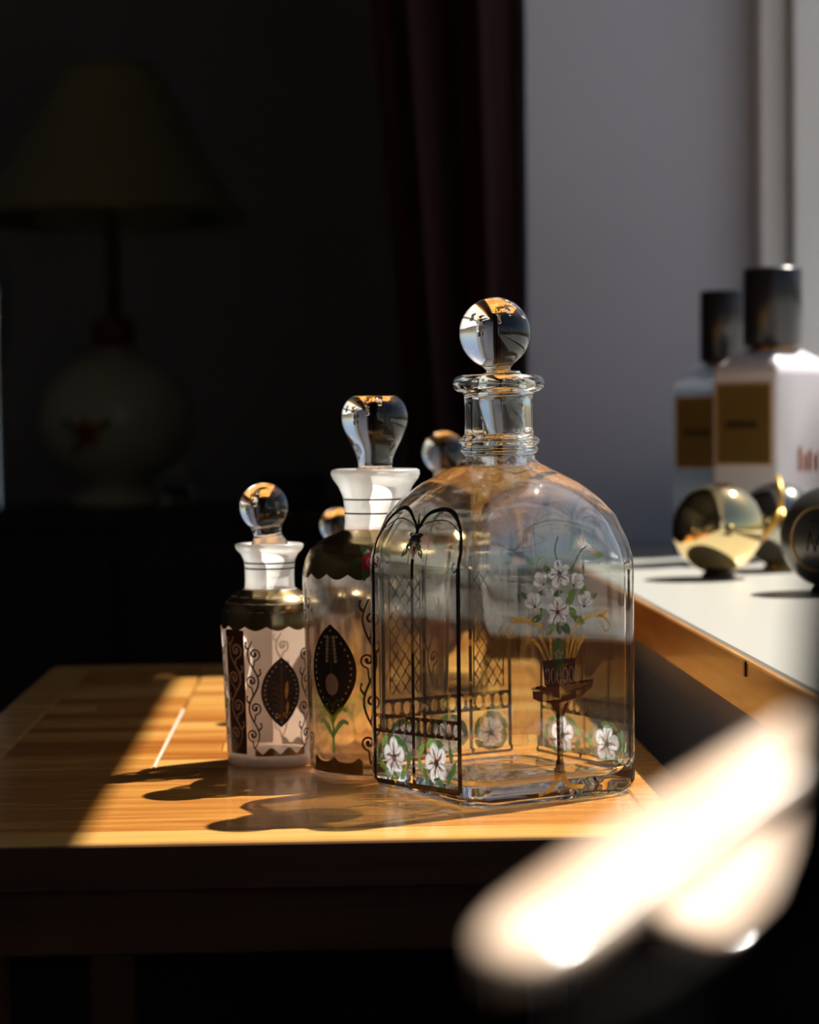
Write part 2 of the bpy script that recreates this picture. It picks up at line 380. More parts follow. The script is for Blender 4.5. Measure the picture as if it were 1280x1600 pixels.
class Paint:
    """flat motifs drawn in millimetres (u across, v up) and laid onto a glass surface by mapper(u, v, lift)"""
    def __init__(self, mapper): self.f = mapper; self.v = []; self.q = []; self.m = []; self.mats = []
    def mi(self, m):
        if m not in self.mats: self.mats.append(m)
        return self.mats.index(m)
    def fill(self, poly, m, lay=0, rings=3):
        n = len(poly); cu = sum(p[0] for p in poly)/n; cv = sum(p[1] for p in poly)/n
        b = len(self.v); i = self.mi(m)
        self.v.append((cu, cv, lay))
        for k in range(1, rings+1):
            s = k/rings
            self.v += [(cu + (p[0]-cu)*s, cv + (p[1]-cv)*s, lay) for p in poly]
        for j in range(n):
            self.q.append((b, b+1+j, b+1+(j+1) % n)); self.m.append(i)
            for k in range(rings-1):
                a, c = b+1+k*n, b+1+(k+1)*n
                self.q.append((a+j, c+j, c+(j+1) % n, a+(j+1) % n)); self.m.append(i)
    def stroke(self, pts, w, m, lay=0, step=1.2, closed=False):
        P = [pts[0]]
        for q in pts[1:]:
            d = math.dist(P[-1], q)
            k = max(1, int(d/step)); o = P[-1]
            P += [(o[0] + (q[0]-o[0])*s/k, o[1] + (q[1]-o[1])*s/k) for s in range(1, k+1)] if d > 1e-6 else []
        n = len(P); b = len(self.v); i = self.mi(m)
        if n < 2: return
        for k, p in enumerate(P):
            a, c = P[max(0, k-1)], P[min(n-1, k+1)]
            dx, dy = c[0]-a[0], c[1]-a[1]; l = math.hypot(dx, dy) or 1
            ww = (w(k/(n-1)) if callable(w) else w)/2
            self.v.append((p[0]-dy/l*ww, p[1]+dx/l*ww, lay)); self.v.append((p[0]+dy/l*ww, p[1]-dx/l*ww, lay))
        for k in range(n-1):
            self.q.append((b+2*k+1, b+2*k+3, b+2*k+2, b+2*k)); self.m.append(i)
    def dot(self, u, v, r, m, lay=0, n=10, ry=None): self.fill([(u + r*cos(2*pi*k/n), v + (ry or r)*sin(2*pi*k/n)) for k in range(n)], m, lay, 1)
    def build(self, name, parent):
        me = bpy.data.meshes.new(name)
        me.from_pydata([self.f(*p) for p in self.v], [], self.q)
        for m in self.mats: me.materials.append(M[m])
        for p, i in zip(me.polygons, self.m): p.material_index = i; p.use_smooth = True
        return obj(name, me, None, parent)

def leaf(cu, cv, l, w_, a):
    pts = []
    for k in range(7): s = k/6; pts.append((s*l - l/2, w_/2*abs(sin(pi*s))**0.8))
    for k in range(1, 6): s = 1-k/6; pts.append((s*l - l/2, -w_/2*abs(sin(pi*s))**0.8))
    return [(cu + x*cos(a) - y*sin(a), cv + x*sin(a) + y*cos(a)) for x, y in pts]

def petal(cu, cv, r, a, wid=0.62, r0=0.12):
    pts = []
    for k in range(13):
        s = -pi + 2*pi*k/13
        x = r*(r0 + (1-r0)*(0.5 + 0.5*cos(s))); y = r*wid*0.5*sin(s)*(0.55 + 0.45*(x/r))*1.25
        pts.append((cu + x*cos(a) - y*sin(a), cv + x*sin(a) + y*cos(a)))
    return pts

def flower(P, cu, cv, r, rot=0.0, squash=1.0, stam='wine_paint', heart='orange_paint', lay=2, n=5):
    def sq(pl): return [(cu + (p[0]-cu)*squash, p[1]) for p in pl]
    for k in range(n):
        a = rot + 2*pi*k/n
        pl = sq(petal(cu, cv, r, a, 0.74))
        P.fill(pl, 'white_paint', lay, 2)
        P.stroke(pl + pl[:1], r*0.06, 'grey_paint', lay+1, 2)
        P.stroke([(cu + r*0.15*cos(a), cv + r*0.15*sin(a)), (cu + r*0.66*cos(a), cv + r*0.66*sin(a))], lambda s: r*(0.05 + 0.17*sin(pi*s)), 'pink_paint', lay+1, 2)
    for k in range(n):
        a = rot + 2*pi*k/n + 0.1
        P.stroke(sq([(cu, cv), (cu + r*0.40*cos(a), cv + r*0.40*sin(a)), (cu + r*0.74*cos(a+0.08), cv + r*0.74*sin(a+0.08))]), lambda s: r*(0.19 - 0.13*s), stam, lay+3)
    P.dot(cu, cv, r*0.19*squash, stam, lay+4, ry=r*0.19); P.dot(cu, cv, r*0.09, heart, lay+5)

def bud(P, cu, cv, r, a, lay=2):
    for d, k in ((-0.6, 0.95), (0.6, 0.95), (0.0, 1.1)):
        c = (cu - 0.5*r*cos(a), cv - 0.5*r*sin(a))
        pl = petal(*c, r*1.4*k, a+d, 0.62)
        P.fill(pl, 'white_paint', lay, 2); P.stroke(pl + pl[:1], r*0.09, 'grey_paint', lay+1, 2)
        P.stroke([c, (c[0] + r*0.9*cos(a+d*0.8), c[1] + r*0.9*sin(a+d*0.8))], lambda s: r*(0.13-0.09*s), 'black_paint', lay+3)
    P.fill(petal(cu - 0.4*r*cos(a), cv - 0.4*r*sin(a), r*0.7, a+0.3, 0.5), 'blush_paint', lay+2, 2)

# ------------------------------------------------------------------ square decanter
def rsq(A, r, n_flat=8, n_cor=12):
    """rounded square outline, counter-clockwise, 4*(n_flat+n_cor) points"""
    pts = []
    for q in range(4):
        a = q*pi/2; c, s = cos(a), sin(a)
        loc = [(A, -(A-r) + 2*(A-r)*k/n_flat) for k in range(n_flat)]
        loc += [((A-r) + r*cos(pi/2*k/n_cor), (A-r) + r*sin(pi/2*k/n_cor)) for k in range(n_cor)]
        pts += [(x*c - y*s, x*s + y*c) for x, y in loc]
    return pts

def sq_ring(A, rr, m, R, z, th, wob=0.0, seed=0):
    c, s = cos(th), sin(th); out = []
    for x, y in rsq(A, rr):
        a = atan2(y, x)
        x, y = x*(1-m) + R*cos(a)*m, y*(1-m) + R*sin(a)*m
        px, py = x*c - y*s, x*s + y*c
        v = Vector((px, py, z))
        if wob:
            k = noise.noise(Vector((px*34+seed, py*34, z*26)))*wob
            d = Vector((px, py, 0)); 
            if d.length > 1e-6: v += d.normalized()*k
        out.append(v)
    return out

def interp(tab, x):
    for (a, fa), (b, fb) in zip(tab, tab[1:]):
        if x <= b: return fa + (fb-fa)*(x-a)/(b-a)
    return tab[-1][1]

def plug_stopper(prof, n=48): return revolve(prof, n)

def ball_profile(plug_r0, plug_r1, z0, z1, stem_r, zb, R, flat=None):
    """solid stopper from the bottom of its plug z0 up to a ball of radius R centred at zb"""
    pr = [(plug_r0*0.35, z0), (plug_r0*0.8, z0 + 0.0004), (plug_r0, z0 + 0.0016), (plug_r1, z1)]
    a0 = math.asin(min(1, stem_r*1.05/R))
    zs = zb - R*cos(a0)
    pr += smooth_prof([(plug_r1*0.93, z1 + 0.0012), (stem_r, z1 + (zs-z1)*0.45), (stem_r*1.02, z1 + (zs-z1)*0.75), (R*sin(a0+0.12), zb - R*cos(a0+0.12))], 4)
    k0 = a0 + 0.2
    for k in range(17):
        a = k0 + (pi - 0.02 - k0)*k/16
        pr.append((R*sin(a), zb - R*cos(a)))
    return [tuple(p) for p in pr]

def make_decanter():
    p = at(785, 1237, 1.092)
    D = thing('square_decanter', 'large square clear glass decanter painted with a flower basket and garden trellis', 'bottle', (p.x, 1.092, T))
    TH_ = radians(-61.0)       # one face normal points to (cos -61, sin -61): the wide face
    A, RC = 0.0497, 0.0115
    fr = [(0.0, 1), (0.110, 1), (0.1145, 0.994), (0.1228, 0.96), (0.135, 0.875), (0.143, 0.765), (0.1503, 0.62), (0.1556, 0.46), (0.1597, 0.325), (0.162, 0.285)]
    rings = []
    mm = 0.001
    def R(a, z, m=0.0, rc=RC, wob=0.0, seed=0): rings.append(sq_ring(a, min(rc, a*0.9), m, a*1.0, z, TH_, wob, seed))
    for a, z in ((0.004, 2.6), (0.03, 2.4), (0.0405, 1.2), (0.0425, 0.2), (0.0450, 0.1), (0.0474, 1.4), (0.0489, 3.6), (0.0496, 7)): R(a, z*mm)
    z = 0.012
    while z < 0.1635:
        k = interp(fr, z)
        m = min(1, max(0, (z-0.128)/(0.158-0.128)))
        m = m*m*(3-2*m)
        a = A*k
        rings.append(sq_ring(a, RC*(1-m) + m*0.004 if a > 0.02 else a*0.5, m, max(a*1.265, 0.0176), z, TH_))
        z += 0.006 if z < 0.106 else 0.00225
    for r, zz in ((17.4, 163.6), (17.3, 164.6), (18.2, 165.2), (19.1, 166.2), (19.1, 167.4), (18.3, 168.4), (18.6, 169.2), (19.8, 170.2), (20.0, 171.4), (19.2, 172.6), (17.6, 173.4),
                  (16.9, 174.6), (16.7, 178), (16.7, 188), (16.9, 193), (17.8, 194.6), (20.6, 195.4), (22.0, 196.6), (22.5, 198.6), (22.2, 200.8), (20.8, 202.4), (18.6, 203.2), (16, 203.2), (14.4, 202.2), (13.6, 199.5)):
        rings.append(sq_ring(r*mm, r*mm*0.9, 1.0, r*mm, zz*mm, TH_))
    n_out = len(rings)
    for r, zz in ((13.3, 192), (13.2, 182), (13.3, 172), (13.6, 165)): rings.append(sq_ring(r*mm, r*mm*0.9, 1.0, r*mm, zz*mm, TH_, 0.0003))
    z = 0.159
    while z > 0.020:
        k = interp(fr, z + 0.003)
        m = min(1, max(0, (z-0.125)/(0.155-0.125))); m = m*m*(3-2*m)
        a = max(A*k - 0.0034, 0.0108)
        rings.append(sq_ring(a, RC*0.85*(1-m) + m*0.004 if a > 0.02 else a*0.5, m, max(a*1.265, 0.0137), z, TH_, 0.0005*(1-m) + 0.0002, 5))
        z -= 0.0025 if z > 0.104 else 0.006
    for a, zz in ((0.0459, 17), (0.0452, 13.8), (0.0432, 11.2), (0.0395, 9.6), (0.033, 9.2), (0.024, 10.2), (0.012, 11.4), (0.003, 11.8)):
        rings.append(sq_ring(a, min(RC, a*0.9), 0.0, a, zz*mm, TH_, 0.0006, 9))
    def zone(r):
        z = sum(p.z for p in r)/len(r)
        return 2 if z < 0.0165 or z > 0.1625 else (1 if z > 0.112 else 0)
    bm = loft(bmesh.new(), rings, [zone(r) for r in rings])
    bm2 = loft(bmesh.new(), rings[:n_out], cap1=False)
    bvh = BVHTree.FromBMesh(bm2); bm2.free()
    body = obj('bottle_body', bm, [M['blown'], M['blown_top'], M['glass']], D)
    # stopper, leaning a little in the neck
    st = obj('stopper', plug_stopper(ball_profile(0.0105, 0.0112, -0.030, 0.0005, 0.0062, 0.0212, 0.0174)), M['glass'], D, (0.0002, 0, 0.2025))
    st.rotation_euler = (radians(0.5), radians(-5.0), 0)

    def face_map(k):
        a = TH_ + k*pi/2
        n = Vector((cos(a), sin(a), 0)); t_ = Vector((-sin(a), cos(a), 0))    # t_ : to the right when looking at the face from outside
        def f(u, v, lay):
            o = n*0.12 + t_*(u*mm) + Vector((0, 0, v*mm))
            h = bvh.ray_cast(o, -n)
            if h[0] is None: return o - n*0.09
            nn = h[1] if h[1].dot(n) > 0 else -h[1]
            return h[0] + nn*(0.00010 + lay*0.00005)
        return f

    def railing(P, u0, u1, v0, v1, n, ink='brown_paint', sl=0.0):
        def S(u, v): return (u, v + sl*u)
        P.stroke([S(u0, v0), S(u1, v0)], 1.5, ink, 1); P.stroke([S(u0, v1), S(u1, v1)], 1.6, ink, 1)
        d = (u1-u0)/n
        for k in range(n):
            cu = u0 + d*(k+0.5); cv = (v0+v1)/2
            rx, ry = d*0.44, (v1-v0)*0.46
            ring = [S(cu + rx*cos(2*pi*j/16), cv + ry*sin(2*pi*j/16)) for j in range(17)]
            P.stroke(ring, 0.75, ink, 2, step=0.8)
        for k in range(n+1):
            for s in (0.14, 0.86): P.dot(*S(u0 + d*k, v0 + (v1-v0)*s), 0.85, ink, 2, 6)

    def panel_leaves(P, u0, u1, v0, v1, seed, sl=0.0, back=False):
        rr = random.Random(seed); cu, cv = (u0+u1)/2, (v0+v1)/2; w_, h_ = u1-u0, v1-v0
        for k in range(9):
            a = 2*pi*k/9 + rr.uniform(-.2, .2)
            lu = cu + w_*0.40*cos(a); lv = cv + h_*0.40*sin(a) + sl*cu
            P.fill(leaf(lu, lv, h_*0.40, h_*0.17, a + rr.uniform(1.2, 1.9)), rr.choice(('green_paint', 'green_paint', 'leaf_paint')), 0 if k % 2 else 1, 2)

    def gazebo(k, bars, vb, vr0, vr1, vtop, nrail, rots, sl=0.0, arch=True, lattice=(), stam=('wine_paint',)):
        f = face_map(k); P = Paint(f)
        for i, (u, top) in enumerate(bars):
            wdt = (3.0 if i in (0, len(bars)-1) else 2.7) if k == 3 else 2.0
            P.stroke([(u, vb + sl*u), (u*0.995, (vb+top)/2), (u, top)], wdt, 'black_paint', 3, step=3)
        u0, u1 = bars[0][0], bars[-1][0]
        P.stroke([(u0, vb + sl*u0), (u1, vb + sl*u1)], 2.6, 'rust_paint', 2, step=2)
        railing(P, u0, u1, vr0, vr1, nrail, sl=sl)
        for (ua, ub, va, vb_) in lattice:
            d = 8.0
            P.stroke([(ua, va), (ua, vb_)], 0.8, 'black_paint', 1, 3); P.stroke([(ub, va), (ub, vb_)], 0.8, 'black_paint', 1, 3)
            x = va - (ub-ua)
            while x < vb_:
                seg = [(ua, x), (ub, x + (ub-ua)*1.5)]; seg2 = [(ub, x), (ua, x + (ub-ua)*1.5)]
                for s in (seg, seg2):
                    (a1, b1), (a2, b2) = s
                    t0 = max(0, (va-b1)/(b2-b1)); t1 = min(1, (vb_-b1)/(b2-b1))
                    if t1 > t0: P.stroke([(a1+(a2-a1)*t0, b1+(b2-b1)*t0), (a1+(a2-a1)*t1, b1+(b2-b1)*t1)], 0.65, 'black_paint', 2, 2.5)
                x += d
        if arch:
            uc = bars[len(bars)//2][0] - 1; ur, ul = bars[-1][0], bars[0][0]
            P.stroke(spline([(ur, 111), (ur-0.5, 122), (ur*0.82, 133), (ur*0.52, 139), (uc + (ur-uc)*0.22, 137), (uc, 129)]), 2.0, 'black_paint', 3)
            P.stroke(spline([(ul, 111), (ul+0.5, 122), (ul*0.82, 133), (ul*0.55, 139), (uc + (ul-uc)*0.22, 137), (uc, 129)]), 2.0, 'black_paint', 3)
            P.stroke(spline([(ur-3, 128), (ur*0.55, 134), (uc + 6, 132), (uc, 128)]), 0.6, 'black_paint', 3)
            P.stroke(spline([(ul+3, 128), (ul*0.55, 134), (uc - 6, 132), (uc, 128)]), 0.6, 'black_paint', 3)
            P.stroke(spline([(ur, 113), (ur-3.4, 110.5), (ur-5, 113.5), (ur-3.2, 114.6)]), 0.9, 'black_paint', 3, 0.6)
            P.stroke(spline([(ul, 113), (ul+3.4, 110.5), (ul+5, 113.5), (ul+3.2, 114.6)]), 0.9, 'black_paint', 3, 0.6)
            P.stroke([(uc, 126), (uc+0.6, 137)], lambda s: 3.2*(1-s)+0.4, 'black_paint', 4)
            for a in (-2.6, -2.0, -1.1, -0.5, 0.1, 3.0): P.fill(leaf(uc + 3*cos(a), 126 + 2.6*sin(a), 7, 2.6, a), 'black_paint', 4, 2)
            for s in (-1, 1): P.fill(leaf(uc + s*6, 119.5, 11, 4, pi/2 + s*0.75), 'green_paint', 3, 2)
            P.fill([(uc-3, 124), (uc+3, 124), (uc+4, 118), (uc+1.5, 116), (uc, 117.5), (uc-1.5, 116), (uc-4, 118)], 'blush_paint', 5, 2)
            P.stroke([(uc-1.5, 122), (uc-2, 117.5)], 0.6, 'pink_paint', 6); P.stroke([(uc+1.5, 122), (uc+2, 117.5)], 0.6, 'pink_paint', 6)
        P.build('painted_ironwork', D)
        for i in range(len(bars)-1):
            ua, ub = bars[i][0] + 1.2, bars[i+1][0] - 1.2
            Q = Paint(f); panel_leaves(Q, ua, ub, vb + 1.5, vr0 - 0.8, 10*k+i, sl)
            cu = (ua+ub)/2
            flower(Q, cu, (vb+vr0)/2 + sl*cu, min(ub-ua, vr0-vb)*0.40*(1.0), rots[i % len(rots)], 1.0, stam[i % len(stam)])
            Q.build('painted_flower_panel', D)

    # narrow face on the left, the two far faces, and the wide face with the flower stand
    gazebo(3, [(-38.5, 112), (-1.5, 121), (39.5, 112)], 6, 31, 38.5, 121, 13, (1.6, 1.9), sl=0.05, lattice=())
    gazebo(2, [(-38, 108), (-14, 112), (14, 112), (38, 108)], 8, 33, 41, 118, 14, (1.3, 2.0, 0.9), sl=0.0, lattice=((-34, -16, 44, 104), (16, 34, 44, 104)), stam=('wine_paint', 'black_paint'))
    gazebo(1, [(-38, 108), (0, 112), (38, 108)], 8, 33, 41, 118, 13, (1.7, 1.5), sl=0.0, arch=True, stam=('black_paint',))

    f = face_map(0)
    P = Paint(f)      # the stand: tray, twisted column, gold feet
    P.fill([(-15, 50.5), (-11, 48.8), (0, 47.6), (12, 49.6), (19, 53.8), (19.5, 56.6), (-15.5, 55.2)], 'rust_paint', 1, 3)
    P.stroke([(-16, 55.4), (20, 57.0)], 1.3, 'brown_paint', 2)
    P.fill([(-8, 49), (8, 49.5), (2.2, 41), (-2.0, 41)], 'rust_paint', 1, 3)
    P.stroke([(0, 43), (0.2, 30), (0, 16)], lambda s: 4.0 - 0.8*s, 'brown_paint', 1, 1.5)
    for k in range(8): P.stroke([(-1.5, 40 - 3.1*k), (1.5, 37.2 - 3.1*k)], lambda s: 0.3 + 1.0*sin(pi*s), 'gold_paint', 3)
    P.fill([(-2, 21), (2, 21), (3.4, 13.5), (-3.4, 13.5)], 'brown_paint', 2, 2)
    P.stroke(spline([(-1.2, 14.5), (-3, 9.5), (-6, 6.5), (-12, 4.6)]), lambda s: 3.0 - 1.2*s, 'yellow_paint', 3)
    P.stroke(spline([(1.2, 14.5), (3.2, 10), (7, 7.4), (13.6, 6.8)]), lambda s: 3.0 - 1.2*s, 'yellow_paint', 3)
    P.build('painted_stand', D)
    P = Paint(f)      # basket
    P.fill([(-9.5, 68), (9.5, 68.6), (8.2, 57), (-8.4, 56.4)], 'brown_paint', 1, 3)
    for k in range(5):
        u = -6.8 + 3.4*k; P.stroke([(u + 1.25*cos(2*pi*j/14), 60.5 + 3.6*sin(2*pi*j/14)) for j in range(15)], 0.6, 'blush_paint', 2, 0.8)
    for u0, u1 in ((-7.5, -15.5), (-5.2, -11), (-4.4, -5.0), (4.2, 5.6), (5.6, 9.6), (7.4, 12.4), (8.6, 15.5)):
        P.stroke([(u0, 68), ((u0+u1)/2, 75), (u1, 80.5 if abs(u1) < 12 else 79)], lambda s: 1.0 + 0.9*s, 'gold_paint', 2)
    for s in (-1, 1):
        P.stroke(spline([(s*9, 83.5), (s*15, 86.6), (s*22, 88), (s*27, 86), (s*29.5, 82), (s*27, 80), (s*25.4, 83)]), lambda q: 1.9 - 1.0*q, 'gold_paint', 2)
        P.fill(leaf(s*25, 88.2, 9, 2.6, s*0.5), 'gold_paint', 2, 2)
    P.fill([(3.6*cos(2*pi*k/16)-0.4, 70 + 8.4*sin(2*pi*k/16)) for k in range(16)], 'green_paint', 3, 3)
    for k in range(5): P.fill(petal(-0.4, 70.5, 2.6, pi/2 + 2*pi*k/5, 0.7), 'blush_paint', 4, 2)
    P.dot(-0.4, 70.5, 0.7, 'red_paint', 5)
    P.build('painted_basket', D)
    P = Paint(f)
    rr = random.Random(3)
    for lu, lv, a, l in ((-0.4, 99.4, 0.3, 6), (6.5, 96, 0.9, 8), (8.2, 89.5, -0.9, 8), (-8, 90.2, 2.4, 8), (-9.2, 99.8, 2.9, 5), (8.0, 99.3, 0.2, 6), (4, 82.6, -1.0, 8), (-5, 82.8, -2.2, 8), (11.5, 86, -0.5, 8), (-12.5, 88, 3.6, 7), (6.6, 109.6, 0.9, 6), (-6.2, 110.6, 2.4, 6), (20.5, 97, 0.6, 5), (-19.5, 99, 2.4, 5), (14, 100, 0.9, 6), (0.4, 83, -1.6, 7)):
        P.fill(leaf(lu, lv, l, l*0.52, a), rr.choice(('green_paint', 'green_paint', 'leaf_paint')), 1, 2)
    P.stroke(spline([(0, 112), (-1, 120), (2, 126)]), 0.8, 'green_paint', 2); P.stroke(spline([(6, 108), (13, 118), (18, 121)]), 0.8, 'green_paint', 2)
    P.stroke(spline([(-6, 112), (-10, 116), (-12, 114)]), 0.7, 'lime_paint', 2)
    P.build('painted_leaves', D)
    for cu, cv, r, rot, kind in ((-0.6, 90.5, 7.2, 1.5, 0), (0.6, 108.2, 6.9, 1.75, 0), (-14.4, 95.5, 5.2, 2.0, 1), (-9.8, 105.4, 4.8, 2.2, 1), (10.2, 104.0, 4.8, 0.7, 1), (15.2, 94.5, 5.3, 1.3, 1), (-5.6, 100.8, 3.4, 4.6, 1)):
        Q = Paint(f)
        (flower(Q, cu, cv, r, rot, 1.0, 'wine_paint', 'orange_paint', 4) if kind == 0 else bud(Q, cu, cv, r, rot, 4))
        Q.build('painted_flower', D)
    Q = Paint(f)
    for k in range(3): Q.fill(leaf(18.5 + 2.5*k, 120.5 - 2*k, 7, 3, -0.6 + 0.25*k), ('white_paint', 'blush_paint', 'leaf_paint')[k], 3 + k, 2)
    Q.build('painted_flower', D)
    return D
decanter = make_decanter()

# ------------------------------------------------------------------ round bottles
def cyl_map(prof, a0, Rref):
    """prof: [(r, v)] outer profile in mm rising in v; u in mm measured at Rref from the angle a0 (0 = towards the camera, + = right)"""
    tab = [(v, r) for r, v in prof]
    def f(u, v, lay):
        a = a0 + u/Rref; r = interp(tab, v); dr = (interp(tab, v+0.6) - interp(tab, v-0.6))/1.2
        k = 1/sqrt(1+dr*dr); e = 0.09 + lay*0.05
        rr = r + e*k; z = v - e*k*dr
        return Vector((rr*sin(a), -rr*cos(a), z))*0.001
    return f

def scroll(P, u, v0, v1, w_, ink, thick, hand=1, lay=1, n=3):
    """running vine: a wavy stem with a spiral curled into the hollow of every half wave"""
    h = (v1-v0)/n; A = w_*0.30
    pts = [(u + hand*A*sin(pi*n*k/(n*12)), v0 + (v1-v0)*k/(n*12)) for k in range(n*12+1)]
    P.stroke(pts, lambda q: thick*(0.6 + 0.4*sin(pi*q)), ink, lay, 0.9)
    for k in range(n):
        sd = hand*(1 if k % 2 == 0 else -1); vc = v0 + h*(k+0.52)
        r = min(h*0.36, w_*0.36); cu = u - sd*w_*0.10
        sp = spiral(cu, vc, r, -pi/2, 1.3, -sd, 26, 0.14)
        P.stroke(sp, lambda q: thick*(0.7 + 0.5*q), ink, lay, 0.6); P.dot(sp[-1][0], sp[-1][1], thick*0.9, ink, lay, 8)
        P.stroke(spline([(u, v0 + h*k), (u - sd*w_*0.05, v0 + h*(k+0.10)), sp[0]], 4), thick*0.75, ink, lay, 0.6)
        P.stroke(spline([(u + sd*A*0.92, vc + h*0.18), (u + sd*(A + w_*0.14), vc + h*0.30), (u + sd*(A + w_*0.10), vc + h*0.42)], 5), lambda q: thick*(1.2-0.8*q), ink, lay, 0.5)
        P.dot(u + sd*(A + w_*0.10), vc + h*0.42, thick*0.6, ink, lay, 7)

def vesica(cu, cv, w_, h, n=12):
    up_ = [(cu + w_/2*abs(sin(pi*k/n))**0.78, cv - h/2 + h*k/n) for k in range(n+1)]
    dn = [(2*cu - x, y) for x, y in up_[1:-1]][::-1]
    return up_ + dn

def band(prof, name, parent, m, v_lo, v_hi, n=160, a0=0.0, a1=2*pi, rows=8, lift=0.1):
    """painted band round a bottle; v_lo and v_hi are functions of the angle"""
    tab = [(v, r) for r, v in prof]; vs = []; fs = []
    closed = abs(a1-a0-2*pi) < 1e-6
    for i in range(n + (0 if closed else 1)):
        a = a0 + (a1-a0)*i/n
        lo, hi = v_lo(a), v_hi(a)
        for j in range(rows+1):
            v = lo + (hi-lo)*j/rows; r = interp(tab, v); dr = (interp(tab, v+.5) - interp(tab, v-.5)); k = 1/sqrt(1+dr*dr)
            vs.append(Vector(((r+lift*k)*sin(a), -(r+lift*k)*cos(a), v - lift*k*dr))*0.001)
    for i in range(n):
        b, c = i*(rows+1), ((i+1) % n if closed else i+1)*(rows+1)
        for j in range(rows): fs.append((b+j, c+j, c+j+1, b+j+1))
    me = bpy.data.meshes.new(name); me.from_pydata(vs, [], fs)
    return obj(name, me, m, parent)

def medallion(P, cu, cv, w_, h, style):
    P.fill(vesica(cu, cv, w_, h), 'black_paint', 1, 4)
    q = vesica(cu, cv, w_*0.80, h*0.86, 13)
    for k, (x, y) in enumerate(q):
        P.dot(x, y, (0.42 + 0.26*sin(pi*min(1, max(0, (y-cv+h/2)/h))))*(w_/29), 'blush_paint' if x > cu + w_*0.2 else 'white_paint', 3, 8)
    if style == 'mid':
        for s in (-1, 1):
            for k in range(7): P.dot(cu + s*1.9 + 0.15*k*s, cv + 17 - 2.0*k, 1.05, 'grey_paint' if k % 3 else 'blush_paint', 3, 8)
        P.stroke([(cu, cv+18), (cu, cv-14)], 0.7, 'green_paint', 2)
        P.fill([(cu + 4.2*cos(2*pi*k/14), cv - 7 + 5.6*sin(2*pi*k/14)) for k in range(14)], 'blush_paint', 3, 2)
        for k in range(3): P.stroke([(cu - 2.4 + 2.4*k, cv - 3), (cu - 1.4 + 1.4*k, cv - 11)], 0.8, 'grey_paint', 4)
        for s in (-1, 1): P.stroke(spline([(cu, cv-19), (cu + s*3, cv-15), (cu + s*6, cv-15.5)]), lambda q: 1.6-1.0*q, 'green_paint', 3)
    else:
        P.stroke([(cu, cv+14), (cu+0.3, cv-16)], lambda s: 0.8+2.0*s, 'rust_paint', 2)
        for k in range(5):
            for s in (-1, 1): P.stroke(spline([(cu, cv+2-3*k), (cu + s*3.2, cv+5.5-3*k), (cu + s*5.6, cv+4.5-3*k)]), lambda q: 1.0-0.6*q, 'rust_paint', 3)
        P.fill(leaf(cu+3, cv+1, 10, 2.0, 1.5), 'gold_paint', 3, 2); P.fill(leaf(cu+3.4, cv-8, 7, 1.6, 1.5), 'gold_paint', 3, 2)
        for s in (-1, 1): P.stroke(spiral(cu + s*2.2, cv-12, 1.6, 0, 1.2, s, 14), 0.5, 'gold_paint', 3, 0.6)

def neck_lines(P_prof, D, vs, m='black_paint', wv=0.8):
    for v in vs: band(P_prof, 'painted_line', D, M[m], lambda a, v=v: v-wv/2, lambda a, v=v: v+wv/2, 96, rows=1)

